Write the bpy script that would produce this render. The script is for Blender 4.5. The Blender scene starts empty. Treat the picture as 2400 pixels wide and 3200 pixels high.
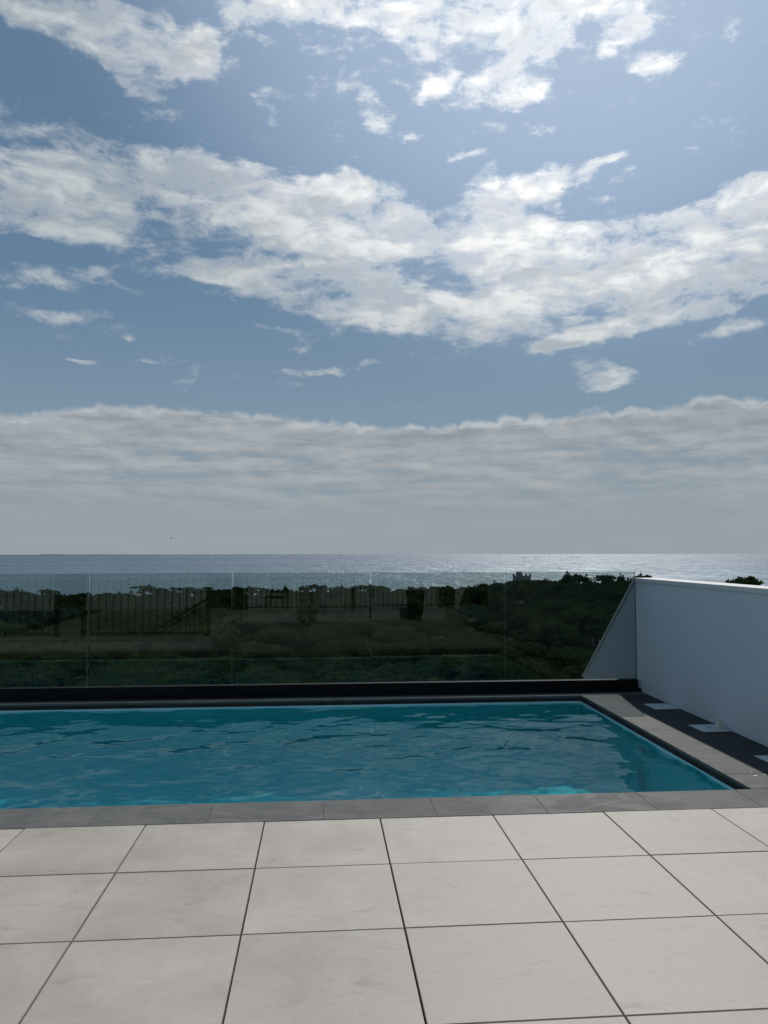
import bpy, bmesh, math, random
import numpy as np
from mathutils import Vector, Matrix
R = math.radians
S = bpy.context.scene
C = S.collection

# ------------------------------------------------------------------ camera
EYE = 1.393
cd = bpy.data.cameras.new('camera'); cam = bpy.data.objects.new('camera', cd); C.objects.link(cam)
cd.sensor_fit = 'VERTICAL'; cd.sensor_height = 32.0; cd.lens = 32.0 * 2440.0 / 3200.0
cd.clip_start = 0.02; cd.clip_end = 60000
cam.location = (0, 0, EYE)
cam.rotation_euler = (Matrix.Rotation(R(-4.6404), 3, 'Z') @ Matrix.Rotation(R(92.931), 3, 'X') @ Matrix.Rotation(R(-0.0588), 3, 'Z')).to_euler()
S.camera = cam

# ------------------------------------------------------------------ light
SUN_EL, SUN_AZ = 43.5, 20.0            # degrees; azimuth measured to the right of +Y
SUN_DIR = Vector((math.sin(R(SUN_AZ)) * math.cos(R(SUN_EL)), math.cos(R(SUN_AZ)) * math.cos(R(SUN_EL)), math.sin(R(SUN_EL))))
sd = bpy.data.lights.new('sun', 'SUN'); sun = bpy.data.objects.new('sun', sd); C.objects.link(sun)
sd.energy = 3.0; sd.angle = R(0.53); sd.color = (1.0, 0.955, 0.90)
sun.rotation_euler = SUN_DIR.to_track_quat('Z', 'Y').to_euler(); sun.location = (20, 30, 40)
S.view_settings.view_transform = 'Standard'; S.view_settings.look = 'None'
S.view_settings.exposure = 0.0; S.view_settings.gamma = 1.0
S.render.engine = 'CYCLES'
cy = S.cycles
cy.use_denoising = True
cy.use_adaptive_sampling = True; cy.adaptive_threshold = 0.015; cy.adaptive_min_samples = 8
cy.max_bounces = 10; cy.transparent_max_bounces = 16; cy.transmission_bounces = 8; cy.glossy_bounces = 4; cy.diffuse_bounces = 3
cy.caustics_reflective = False; cy.caustics_refractive = True
cy.sample_clamp_indirect = 4.0; cy.sample_clamp_direct = 0.0

# ------------------------------------------------------------------ node helpers
class NT:
    def __init__(s, tree): s.t = tree; s.n = tree.nodes; s.l = tree.links
    def new(s, typ, **kw):
        n = s.n.new(typ)
        for k, v in kw.items(): setattr(n, k, v)
        return n
    def put(s, sock, v):
        if isinstance(v, bpy.types.NodeSocket): s.l.new(v, sock)
        elif v is not None:
            if sock.type == 'RGBA' and len(v) == 3: v = (*v, 1)
            sock.default_value = v
    def math(s, op, a, b=None, c=None, clamp=False):
        n = s.new('ShaderNodeMath', operation=op, use_clamp=clamp)
        s.put(n.inputs[0], a)
        if b is not None: s.put(n.inputs[1], b)
        if c is not None: s.put(n.inputs[2], c)
        return n.outputs[0]
    def vmath(s, op, a, b=None, out=0):
        n = s.new('ShaderNodeVectorMath', operation=op)
        s.put(n.inputs[0], a)
        if b is not None:
            if op == 'SCALE': s.put(n.inputs['Scale'], b)
            else: s.put(n.inputs[1], b)
        return n.outputs[out]
    def mix(s, f, a, b, blend='MIX'):
        n = s.new('ShaderNodeMix', data_type='RGBA', blend_type=blend)
        s.put(n.inputs[0], f); s.put(n.inputs[6], a); s.put(n.inputs[7], b)
        return n.outputs[2]
    def smooth(s, x, a, b, o0=0.0, o1=1.0):
        n = s.new('ShaderNodeMapRange', interpolation_type='SMOOTHSTEP')
        for i, v in enumerate((x, a, b, o0, o1)): s.put(n.inputs[i], v)
        return n.outputs[0]
    def lin(s, x, a, b, o0=0.0, o1=1.0):
        n = s.new('ShaderNodeMapRange')
        for i, v in enumerate((x, a, b, o0, o1)): s.put(n.inputs[i], v)
        return n.outputs[0]
    def noise(s, vec, scale, detail=4, rough=.5, dist=0.0, out=0, lac=2.0):
        n = s.new('ShaderNodeTexNoise')
        if vec is not None: s.put(n.inputs['Vector'], vec)
        for k, v in (('Scale', scale), ('Detail', detail), ('Roughness', rough), ('Distortion', dist), ('Lacunarity', lac)): n.inputs[k].default_value = v
        return n.outputs[out]
    def mapping(s, vec, loc=(0, 0, 0), rot=(0, 0, 0), scale=(1, 1, 1), typ='POINT'):
        n = s.new('ShaderNodeMapping', vector_type=typ)
        s.put(n.inputs[0], vec); n.inputs[1].default_value = loc; n.inputs[2].default_value = rot; n.inputs[3].default_value = scale
        return n.outputs[0]
    def ramp(s, f, stops):
        n = s.new('ShaderNodeValToRGB'); e = n.color_ramp.elements
        while len(e) < len(stops): e.new(.5)
        for i, (p, c) in enumerate(stops): e[i].position = p; e[i].color = (*c, 1) if len(c) == 3 else c
        s.put(n.inputs[0], f); return n.outputs[0]
    def xyz(s, v):
        n = s.new('ShaderNodeSeparateXYZ'); s.put(n.inputs[0], v); return n.outputs
    def comb(s, x, y, z):
        n = s.new('ShaderNodeCombineXYZ')
        for i, v in enumerate((x, y, z)): s.put(n.inputs[i], v)
        return n.outputs[0]
    def bump(s, h, strength=.3, dist=.01):
        n = s.new('ShaderNodeBump'); n.inputs['Strength'].default_value = strength; n.inputs['Distance'].default_value = dist
        s.put(n.inputs['Height'], h); return n.outputs[0]

def mat(name):
    m = bpy.data.materials.new(name); m.use_nodes = True; m.node_tree.nodes.clear()
    k = NT(m.node_tree); k.out = k.new('ShaderNodeOutputMaterial'); return m, k
def princ(k, col, rough=.6, spec=.5, metal=0.0, normal=None, **kw):
    b = k.new('ShaderNodeBsdfPrincipled')
    k.put(b.inputs['Base Color'], col); k.put(b.inputs['Roughness'], rough); k.put(b.inputs['Metallic'], metal)
    k.put(b.inputs['Specular IOR Level'], spec)
    if normal is not None: k.put(b.inputs['Normal'], normal)
    for a, v in kw.items(): k.put(b.inputs[a], v)
    k.l.new(b.outputs[0], k.out.inputs[0]); return b
def simple(name, col, rough=.6, spec=.5, metal=0.0, var=.12, scale=6.0, bump=0.0):
    m, k = mat(name)
    p = k.new('ShaderNodeNewGeometry').outputs['Position']
    n = k.noise(p, scale, 5, .6)
    f = k.lin(n, .3, .7, 1 - var, 1 + var)
    c = k.vmath('SCALE', tuple(col), f)
    princ(k, c, rough, spec, metal, k.bump(k.noise(p, scale * 12, 3), bump, .004) if bump else None)
    return m

# ------------------------------------------------------------------ sky and clouds (world)
W = bpy.data.worlds.new('World'); S.world = W; W.use_nodes = True
W.cycles.sampling_method = 'MANUAL'; W.cycles.sample_map_resolution = 256
W.node_tree.nodes.clear(); k = NT(W.node_tree)
SKY_STRENGTH = 0.10
d = k.new('ShaderNodeTexCoord').outputs['Generated']
x, y, z = k.xyz(d)
sky = k.new('ShaderNodeTexSky', sky_type='NISHITA')
sky.sun_disc = False; sky.sun_elevation = R(SUN_EL); sky.sun_rotation = R(SUN_AZ)
sky.altitude = 30; sky.air_density = 1.0; sky.dust_density = 0.6; sky.ozone_density = 1.6
zc = k.math('MAXIMUM', z, 0.015)
k.put(sky.inputs[0], k.comb(x, y, zc))
az = k.math('ARCTAN2', x, y)
el = k.math('ARCSINE', z)
ae = k.comb(az, el, 0.0)
zz = k.math('ADD', k.math('MAXIMUM', z, 0.0), 0.10)
pl = k.comb(k.math('DIVIDE', x, zz), k.math('DIVIDE', y, zz), 0.0)       # the cloud layer seen as a plane overhead
base = k.comb(az, k.math('MULTIPLY', el, 1.75), 0.0)
warp = k.noise(base, 7.0, 3, .55, out=1)
cw = k.vmath('ADD', base, k.vmath('SCALE', k.vmath('SUBTRACT', warp, (.5, .5, .5)), .075))
n1 = k.noise(cw, 10.0, 6, .60)
n1s = k.noise(k.vmath('ADD', cw, (.006, .020, 0)), 10.0, 6, .60)          # the same field a little nearer the sun
n2 = k.noise(cw, 34.0, 5, .66)
n3 = k.noise(k.mapping(cw, scale=(4.5, 14.0, 1.0), rot=(0, 0, R(6))), 1.0, 5, .58)
nn = k.math('ADD', k.math('ADD', k.math('MULTIPLY', n1, .36), k.math('MULTIPLY', n2, .26)), k.math('MULTIPLY', n3, .38))
l1 = k.noise(cw, 12.0, 3, .55); l1s = k.noise(k.vmath('ADD', cw, (.006, .022, 0)), 12.0, 3, .55)
lit = k.math('ADD', k.math('MULTIPLY', k.math('SUBTRACT', n1, n1s), 1.4), k.math('MULTIPLY', k.math('SUBTRACT', l1, l1s), 3.2))                # >0 on the side of a puff that faces the sun
CL = [(-0.3598, 0.5767, 0.0692, 0.03, 0.0, 0.6), (-0.26, 0.5874, 0.1843, 0.0489, 0.0, 0.85), (-0.2318, 0.5578, 0.111, 0.0403, -10.0, 1.0), (-0.2397, 0.5348, 0.0482, 0.0303, 0.0, 0.95), (-0.1525, 0.5722, 0.0653, 0.0271, -20.0, 0.55), (-0.0821, 0.6001, 0.0822, 0.0186, -10.0, 0.5), (-0.0341, 0.6202, 0.0985, 0.0182, 0.0, 0.6), (0.1065, 0.623, 0.2454, 0.0313, 0.0, 1.0), (0.1919, 0.6033, 0.1135, 0.0346, 0.0, 0.85), (0.0391, 0.5842, 0.1146, 0.0164, -5.0, 0.55), (0.1491, 0.5746, 0.0533, 0.0221, 0.0, 0.5), (0.2213, 0.5396, 0.086, 0.0331, 0.0, 0.95), (0.2836, 0.5416, 0.0549, 0.0169, 10.0, 0.55), (0.2634, 0.568, 0.0739, 0.033, 0.0, 0.5), (0.3226, 0.605, 0.1155, 0.0337, 8.0, 1.0), (0.3047, 0.5772, 0.0436, 0.0189, 0.0, 0.6), (0.3905, 0.5814, 0.0798, 0.0252, 25.0, 0.95), (0.4172, 0.543, 0.0578, 0.0163, 0.0, 0.72), (0.2617, 0.441, 0.0953, 0.0261, 8.0, 1.05), (0.2996, 0.4381, 0.0433, 0.026, 0.0, 0.4), (0.2116, 0.4616, 0.0298, 0.0136, 25.0, 0.5), (0.3711, 0.4576, 0.0446, 0.0132, 20.0, 0.85), (0.3875, 0.4412, 0.0413, 0.0121, 15.0, 0.5), (0.2738, 0.4697, 0.0256, 0.0085, 15.0, 0.5), (-0.3561, 0.4387, 0.1063, 0.0345, -5.0, 0.75), (-0.3452, 0.4029, 0.1197, 0.0445, 0.0, 0.75), (-0.2675, 0.4242, 0.1007, 0.0332, 0.0, 0.5), (-0.3088, 0.3793, 0.0973, 0.0294, 0.0, 0.95), (-0.1794, 0.4517, 0.1846, 0.0364, -6.0, 0.85), (-0.051, 0.4518, 0.1119, 0.0311, -4.0, 0.7), (-0.1561, 0.4118, 0.1863, 0.0409, 0.0, 0.6), (-0.0802, 0.3864, 0.1032, 0.0326, -5.0, 0.5), (0.0272, 0.4344, 0.0831, 0.0318, 0.0, 0.6), (0.0817, 0.3961, 0.1814, 0.059, -12.0, 0.9), (0.1899, 0.3622, 0.313, 0.0733, -3.0, 1.0), (-0.0324, 0.3271, 0.2455, 0.0306, -12.0, 0.9), (0.0635, 0.3041, 0.2256, 0.0347, -10.0, 0.8), (0.2132, 0.3098, 0.3103, 0.048, -6.0, 0.9), (0.358, 0.346, 0.209, 0.0521, 0.0, 0.8), (0.4817, 0.3523, 0.147, 0.0621, 18.0, 0.85), (0.5182, 0.3956, 0.0806, 0.0267, 22.0, 0.75), (0.4353, 0.3884, 0.0598, 0.0154, 12.0, 0.5), (0.5159, 0.3024, 0.1112, 0.0378, 8.0, 0.75), (0.4224, 0.2766, 0.1732, 0.0172, 9.0, 0.85), (0.3057, 0.2555, 0.0783, 0.0125, 8.0, 0.6), (-0.1608, 0.3389, 0.0996, 0.0159, 0.0, 0.7), (0.2141, 0.4084, 0.0743, 0.0161, -8.0, 0.6), (0.319, 0.3858, 0.0713, 0.0128, -5.0, 0.5), (-0.3307, 0.3214, 0.0698, 0.0227, -4.0, 0.8), (-0.3777, 0.31, 0.0364, 0.0155, 0.0, 0.6), (-0.2737, 0.3283, 0.0365, 0.0193, 0.0, 0.6), (-0.3169, 0.2716, 0.064, 0.0169, 0.0, 0.75), (-0.233, 0.3116, 0.0341, 0.0164, 0.0, 0.4), (-0.2443, 0.3418, 0.0271, 0.0116, 0.0, 0.35), (-0.2875, 0.2208, 0.0431, 0.0067, 0.0, 0.95), (-0.218, 0.2287, 0.0343, 0.0055, 0.0, 0.6), (-0.032, 0.2577, 0.0252, 0.0085, 0.0, 0.6), (0.0186, 0.2303, 0.097, 0.0093, 3.0, 0.95), (0.3585, 0.2096, 0.0588, 0.0153, 4.0, 1.0), (0.4997, 0.254, 0.0875, 0.0182, 6.0, 0.8), (0.5377, 0.1916, 0.0241, 0.0078, 0.0, 0.6), (-0.2402, 0.256, 0.0135, 0.0067, 0.0, 0.5), (-0.0558, 0.2783, 0.0738, 0.0084, -4.0, 0.5), (0.0696, 0.5231, 0.0571, 0.0246, -30.0, 0.8), (0.1848, 0.4786, 0.0481, 0.0079, 5.0, 0.9), (0.1459, 0.5477, 0.0418, 0.0171, 30.0, 0.8), (0.2771, 0.4925, 0.0329, 0.0107, 0.0, 0.5), (0.1244, 0.4965, 0.0152, 0.015, 0.0, 0.4), (0.106, 0.4424, 0.0455, 0.0126, 0.0, 0.4), (0.362, 0.4171, 0.0209, 0.0087, 0.0, 0.4)]
# the edge of each placed cloud is loosened with noise before it is measured
wob = k.vmath('SCALE', k.vmath('SUBTRACT', k.noise(base, 13.0, 5, .62, out=1), (.5, .5, .5)), .075)
wx, wy, wz = k.xyz(wob)
aew = k.vmath('ADD', ae, k.comb(wx, k.math('MULTIPLY', wy, .5), 0.0))
tot = None
for (a, e, ra, re, rot, amp) in CL:
    q = k.mapping(aew, (a, e, 0), (0, 0, R(rot)), (ra * 1.1, re * 1.1, 1), 'TEXTURE')
    g = k.new('ShaderNodeTexGradient', gradient_type='SPHERICAL'); k.put(g.inputs[0], q)
    tot = k.math('MULTIPLY_ADD', g.outputs[1], amp * 1.25, tot if tot is not None else 0.0)
cov = k.math('MULTIPLY', k.smooth(tot, 0.0, 1.10), 1.08)
# the sky outside the photograph carries a few clouds too
far = k.smooth(k.math('ABSOLUTE', k.math('SUBTRACT', az, .08)), .55, .8)
hi = k.smooth(el, .64, .75)
gen = k.math('MULTIPLY', k.math('MAXIMUM', far, hi), k.smooth(k.noise(pl, .9, 3, .5), .45, .75, 0, .75))
gen = k.math('MULTIPLY', gen, k.smooth(el, .02, .1))
cov = k.math('MAXIMUM', cov, gen)
dens = k.math('SUBTRACT', cov, k.math('MULTIPLY', k.math('SUBTRACT', 1.0, k.lin(nn, .385, .615)), 1.58))
alpha = k.math('MULTIPLY', k.math('POWER', k.smooth(dens, -.52, .74), 1.0), .95)
thick = k.smooth(dens, -.05, .50)
# low bank of stratocumulus above the horizon: its upper edge runs along this curve
fc = k.new('ShaderNodeFloatCurve'); cur = fc.mapping.curves[0]
EDGE = [(-0.3792, 0.1649), (-0.3201, 0.1747), (-0.2255, 0.184), (-0.142, 0.1801), (-0.0434, 0.1756), (0.0337, 0.1696), (0.1053, 0.1644), (0.1826, 0.1671), (0.2703, 0.1735), (0.3552, 0.1745), (0.4364, 0.1793), (0.4932, 0.1849), (0.5418, 0.1797)]
pts = [(0.0, .62)] + [((a + 1.2) / 2.4, (e - .1) / .12) for a, e in EDGE] + [(1.0, .6)]
while len(cur.points) < len(pts): cur.points.new(.5, .5)
for p_, (u_, v_) in zip(cur.points, pts): p_.location = (u_, v_)
fc.mapping.update()
k.put(fc.inputs['Value'], k.lin(az, -1.2, 1.2))
edge = k.math('MULTIPLY_ADD', fc.outputs[0], .12, .1)
b1 = k.noise(k.comb(k.math('MULTIPLY', az, 20.0), k.math('MULTIPLY', el, 16.0), 0.0), 1.0, 2, .5)
b2 = k.noise(k.comb(k.math('MULTIPLY', az, 62.0), k.math('MULTIPLY', el, 60.0), 4.0), 1.0, 3, .6)
bil = k.math('ADD', k.math('MULTIPLY', k.math('ABSOLUTE', k.math('SUBTRACT', b1, .5)), .055), k.math('MULTIPLY', k.math('ABSOLUTE', k.math('SUBTRACT', b2, .5)), .011))
edge = k.math('ADD', edge, k.math('SUBTRACT', bil, .007))
below = k.math('SUBTRACT', edge, el)
bank = k.smooth(below, -.002, .009)
sv_ = k.comb(k.math('MULTIPLY', az, 6.0), k.math('MULTIPLY', el, 70.0), 3.0)
streak = k.noise(sv_, 1.0, 6, .62, .4)
pv = k.comb(k.math('MULTIPLY', az, 15.0), k.math('MULTIPLY', el, 52.0), 7.0)
puff = k.noise(pv, 1.0, 5, .60, .3)
puff_s = k.noise(k.vmath('ADD', pv, (.10, .42, 0)), 1.0, 5, .60, .3)
low = k.smooth(el, .120, .030)                                   # towards the horizon it melts into haze
hole = k.math('ADD', k.math('MULTIPLY', streak, .65), k.math('MULTIPLY', puff, .35))
bk_a = k.math('MULTIPLY', bank, k.math('MAXIMUM', k.smooth(k.math('ADD', hole, k.math('MULTIPLY', k.smooth(below, .045, .0), .35)), .36, .52, .30, 1.0), low))
bk_a = k.math('MULTIPLY', bk_a, .97)
rim = k.smooth(below, .017, .0)
bk_l = k.math('ADD', k.math('MULTIPLY', k.math('SUBTRACT', puff, puff_s), 1.15), k.lin(hole, .36, .66, .05, .70))
bk_v = k.math('MINIMUM', k.math('MAXIMUM', bk_l, 0.0), 1.0)
bk_c = k.mix(bk_v, (.270, .312, .350), (.455, .485, .505))
bk_c = k.mix(k.math('MULTIPLY', rim, k.lin(bk_l, -.2, .6, -.1, .85)), bk_c, (.62, .645, .66))
bk_c = k.mix(k.math('MULTIPLY', low, .9), bk_c, (.310, .345, .372))
# glow of the air towards the sun
sdot = k.vmath('DOT_PRODUCT', d, tuple(SUN_DIR), out=1)
glow = k.smooth(sdot, .83, 1.0)
# clouds: thin edges bright, thick bellies greyer, all brighter near the sun
relief = k.math('ADD', lit, k.lin(n3, .40, .60, .0, .9))
relief = k.math('MINIMUM', k.math('MAXIMUM', relief, 0.0), 1.0)
c_bright = k.mix(glow, (.56, .60, .62), (1.30, 1.28, 1.25))
c_grey = k.mix(glow, (.355, .405, .445), (.76, .78, .80))
shade = k.math('MULTIPLY', thick, k.math('SUBTRACT', 1.0, relief), clamp=True)
c_cloud = k.mix(shade, c_bright, c_grey)
st = 1.0 / SKY_STRENGTH
skyc = k.mix(1.0, sky.outputs[0], (0.56, 0.62, 0.64), 'MULTIPLY')
skyc = k.mix(0.72, skyc, k.mix(glow, tuple(v * st for v in (.112, .198, .302)), tuple(v * st for v in (.43, .56, .74))))
hz = k.smooth(el, .36, .02)
skyc = k.mix(k.math('MULTIPLY', hz, .85), skyc, tuple(v * st for v in (.255, .335, .405)))
col = k.mix(alpha, skyc, k.vmath('SCALE', c_cloud, st))
col = k.mix(bk_a, col, k.vmath('SCALE', bk_c, st))
bg = k.new('ShaderNodeBackground'); k.put(bg.inputs[0], col); bg.inputs[1].default_value = SKY_STRENGTH
wo = k.new('ShaderNodeOutputWorld'); k.l.new(bg.outputs[0], wo.inputs[0])

# ------------------------------------------------------------------ object helpers
def tag(o, label=None, cat=None, group=None, kind=None):
    for a, v in (('label', label), ('category', cat), ('group', group), ('kind', kind)):
        if v: o[a] = v
    return o
def thing(name, label, cat, loc=(0, 0, 0), rz=0.0, group=None):
    o = bpy.data.objects.new(name, None); C.objects.link(o); o.location = loc; o.rotation_euler = (0, 0, rz)
    o.empty_display_size = .1
    return tag(o, label, cat, group)
def link(name, me, m, parent=None, smooth=False):
    o = bpy.data.objects.new(name, me); C.objects.link(o)
    if m is not None: me.materials.append(m)
    if smooth:
        for p in me.polygons: p.use_smooth = True
    if parent is not None: o.parent = parent
    return o
def obj(name, bm, m, parent=None, smooth=False, bevel=0.0):
    if bevel: bmesh.ops.bevel(bm, geom=bm.edges[:], offset=bevel, segments=2, affect='EDGES', clamp_overlap=True)
    me = bpy.data.meshes.new(name); bm.normal_update(); bm.to_mesh(me); bm.free()
    return link(name, me, m, parent, smooth)
def B(): return bmesh.new()
def box(bm, x0, x1, y0, y1, z0, z1):
    v = [bm.verts.new(p) for p in ((x0, y0, z0), (x1, y0, z0), (x1, y1, z0), (x0, y1, z0), (x0, y0, z1), (x1, y0, z1), (x1, y1, z1), (x0, y1, z1))]
    for f in ((3, 2, 1, 0), (4, 5, 6, 7), (0, 1, 5, 4), (1, 2, 6, 5), (2, 3, 7, 6), (3, 0, 4, 7)): bm.faces.new([v[i] for i in f])
    return v
def prism(bm, poly, axis, a, b):
    """poly: 2-D outline extruded along axis 'x' or 'y' or 'z' from a to b"""
    def P(u, v, w): return {'x': (w, u, v), 'y': (u, w, v), 'z': (u, v, w)}[axis]
    A = [bm.verts.new(P(u, v, a)) for u, v in poly]; Bv = [bm.verts.new(P(u, v, b)) for u, v in poly]
    n = len(poly); bm.faces.new(A); bm.faces.new(Bv[::-1])
    for i in range(n): bm.faces.new((A[i], Bv[i], Bv[(i + 1) % n], A[(i + 1) % n]))
    bmesh.ops.recalc_face_normals(bm, faces=bm.faces[:])
def tube(bm, pts, rads, seg=10, cap=True):
    rings = []; pts = [Vector(p) for p in pts]
    for i, p in enumerate(pts):
        t = (pts[min(i + 1, len(pts) - 1)] - pts[max(i - 1, 0)]).normalized()
        a = t.orthogonal().normalized() if abs(t.z) < .99 else Vector((1, 0, 0)); 
        a = (Vector((0, 0, 1)).cross(t)).normalized() if abs(t.z) < .95 else (Vector((1, 0, 0)) - t * t.x).normalized()
        b = t.cross(a); r = rads[i] if hasattr(rads, '__len__') else rads
        rx, ry = r if hasattr(r, '__len__') else (r, r)
        rings.append([bm.verts.new(p + a * rx * math.cos(2 * math.pi * j / seg) + b * ry * math.sin(2 * math.pi * j / seg)) for j in range(seg)])
    for q, w in zip(rings, rings[1:]):
        for j in range(seg): bm.faces.new((q[j], q[(j + 1) % seg], w[(j + 1) % seg], w[j]))
    if cap: bm.faces.new(rings[0][::-1]); bm.faces.new(rings[-1])
def lathe(bm, prof, seg=24, at=(0, 0, 0)):
    rings = [[bm.verts.new((at[0] + r * math.cos(2 * math.pi * j / seg), at[1] + r * math.sin(2 * math.pi * j / seg), at[2] + zz_)) for j in range(seg)] for r, zz_ in prof]
    for q, w in zip(rings, rings[1:]):
        for j in range(seg): bm.faces.new((q[j], q[(j + 1) % seg], w[(j + 1) % seg], w[j]))
    bm.faces.new(rings[0][::-1]); bm.faces.new(rings[-1])
def np_mesh(name, V, F):
    me = bpy.data.meshes.new(name); n = len(V); m_, kk = F.shape
    me.vertices.add(n); me.vertices.foreach_set('co', np.asarray(V, np.float32).ravel())
    me.loops.add(m_ * kk); me.loops.foreach_set('vertex_index', F.astype(np.int32).ravel())
    me.polygons.add(m_); me.polygons.foreach_set('loop_start', np.arange(0, m_ * kk, kk, dtype=np.int32))
    me.update(calc_edges=True); return me

# ------------------------------------------------------------------ materials
def POS(k): return k.new('ShaderNodeNewGeometry').outputs['Position']

# large pale porcelain deck tiles
M_tile, k = mat('porcelain_tile'); p = POS(k)
tid = k.vmath('FLOOR', k.vmath('DIVIDE', k.vmath('SUBTRACT', p, (.315, 4.155, 0)), (.6, .6, 1)))
tidf = k.vmath('MULTIPLY', tid, (1, 1, 0))
wn = k.new('ShaderNodeTexWhiteNoise', noise_dimensions='3D'); k.put(wn.inputs[0], tidf)
pp = k.vmath('ADD', p, k.vmath('SCALE', wn.outputs[1], 40.0))
cl1 = k.noise(pp, 3.2, 7, .62, .5); cl2 = k.noise(k.mapping(pp, scale=(6, 17, 1)), 1.0, 6, .65, .8)
fine = k.noise(pp, 120, 3, .6)
c = k.mix(k.lin(cl1, .34, .68), (.378, .338, .288), (.475, .432, .376))
sp = k.smooth(cl2, .57, .74); c = k.mix(k.math('MULTIPLY', sp, .42), c, (.22, .195, .165))
vein = k.smooth(k.math('ABSOLUTE', k.math('SUBTRACT', k.noise(pp, 2.3, 8, .6, 1.2), .5)), .012, .0)
c = k.mix(k.math('MULTIPLY', vein, .12), c, (.21, .185, .155))
wt = k.smooth(k.noise(pp, 5.5, 6, .7, .6), .6, .72); c = k.mix(k.math('MULTIPLY', wt, .3), c, (.46, .435, .40))
dn = k.smooth(k.noise(p, 34, 3, .7), .70, .78); c = k.mix(k.math('MULTIPLY', dn, .38), c, (.22, .20, .18))
c = k.vmath('SCALE', c, k.math('ADD', k.lin(fine, .3, .7, .95, 1.05), k.math('MULTIPLY', k.math('SUBTRACT', wn.outputs[0], .5), .09)))
princ(k, c, k.lin(cl1, .3, .7, .50, .64), .25, 0, k.bump(k.math('ADD', k.noise(pp, 60, 4), k.math('MULTIPLY', cl2, 2)), .10, .002))

# grey slate-look coping, with wet patches along the near edge
M_cop, k = mat('slate_coping'); p = POS(k)
sid = k.new('ShaderNodeTexWhiteNoise', noise_dimensions='3D')
k.put(sid.inputs[0], k.vmath('FLOOR', k.vmath('DIVIDE', k.vmath('SUBTRACT', p, (.02, 4.155, 0)), (.6, .6, 1))))
po = k.vmath('ADD', p, k.vmath('SCALE', k.vmath('MULTIPLY', sid.outputs[1], (1, 1, 0)), 30.0))
c1 = k.noise(po, 4.0, 8, .66, .8); c2 = k.noise(k.mapping(po, scale=(3, 12, 1), rot=(0, 0, .35)), 1.0, 7, .65, 1.0)
c = k.mix(k.lin(c1, .33, .68), (.105, .108, .103), (.165, .162, .150))
c = k.mix(k.math('MULTIPLY', k.smooth(c2, .56, .70), .5), c, (.215, .205, .185))
c = k.mix(k.math('MULTIPLY', k.smooth(c2, .46, .36), .40), c, (.070, .068, .063))
px, py, pz = k.xyz(p)
wet = k.noise(k.vmath('MULTIPLY', p, (1, 1, 0)), 3.0, 6, .55, .6)
wetm = k.math('MULTIPLY', k.smooth(k.math('ADD', wet, k.math('MULTIPLY', k.lin(py, 4.2, 4.48), .16)), .565, .60), k.math('MULTIPLY', k.smooth(py, 4.6, 4.5), k.smooth(px, -.1, .5)))
c = k.mix(k.math('MULTIPLY', wetm, .42), c, k.vmath('SCALE', c, .35))
princ(k, c, k.mix(wetm, (.70,) * 3, (.42,) * 3), .10, 0, k.bump(k.math('ADD', k.noise(po, 45, 5, .6), c2), .22, .003))

M_slate_shade = simple('shade_painted_slate', (.030, .030, .032), .7, .3, 0, .35, 5, .15)  # shade put into the colour: grey stone darkened where shadow falls
M_gap = simple('dark_gap', (.012, .012, .013), .9)
M_mem = simple('grey_substrate', (.05, .05, .052), .9)
# pool mosaic
M_mos, k = mat('pool_mosaic'); p = POS(k); px, py, pz = k.xyz(p)
nrm = k.new('ShaderNodeNewGeometry').outputs['Normal']; nx, ny, nz = k.xyz(nrm)
isx = k.math('GREATER_THAN', k.math('ABSOLUTE', nx), .5); isz = k.math('GREATER_THAN', k.math('ABSOLUTE', nz), .5)
u = k.math('ADD', k.math('MULTIPLY', isx, py), k.math('MULTIPLY', k.math('SUBTRACT', 1.0, isx), px))
v = k.math('ADD', k.math('MULTIPLY', isz, py), k.math('MULTIPLY', k.math('SUBTRACT', 1.0, isz), pz))
br = k.new('ShaderNodeTexBrick'); br.offset = 0; br.squash = 1
k.put(br.inputs['Vector'], k.comb(u, v, 0.0))
for a, val in (('Scale', 1.0), ('Mortar Size', .0016), ('Brick Width', .025), ('Row Height', .025), ('Bias', 0.0)): br.inputs[a].default_value = val
br.inputs['Color1'].default_value = (.58, .82, .84, 1); br.inputs['Color2'].default_value = (.64, .86, .88, 1); br.inputs['Mortar'].default_value = (.66, .70, .68, 1)
princ(k, br.outputs[0], .25, .5)

# pool water
M_wat, k = mat('pool_water')
fr = k.new('ShaderNodeFresnel'); fr.inputs[0].default_value = 1.33
b0 = k.bump(k.noise(k.mapping(POS(k), scale=(11, 26, 11)), 1.0, 3, .5), .025, .01)
rf = k.new('ShaderNodeBsdfRefraction'); rf.inputs['IOR'].default_value = 1.33; rf.inputs['Roughness'].default_value = 0.0; rf.inputs[0].default_value = (.20, .95, 1.0, 1)
gl = k.new('ShaderNodeBsdfGlossy'); gl.inputs['Roughness'].default_value = 0.0; gl.inputs[0].default_value = (1, 1, 1, 1)
for s_ in (fr, rf, gl): k.put(s_.inputs['Normal'], b0)
gl.inputs[0].default_value = (.80, .95, 1.0, 1)
ts = k.new('ShaderNodeBsdfTransparent'); ts.inputs[0].default_value = (.20, .95, 1.0, 1)
mt_ = k.new('ShaderNodeMixShader'); mt_.inputs[0].default_value = .42; k.l.new(rf.outputs[0], mt_.inputs[1]); k.l.new(ts.outputs[0], mt_.inputs[2])
mx = k.new('ShaderNodeMixShader'); k.put(mx.inputs[0], fr.outputs[0]); k.l.new(mt_.outputs[0], mx.inputs[1]); k.l.new(gl.outputs[0], mx.inputs[2])
k.l.new(mx.outputs[0], k.out.inputs[0])

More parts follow.
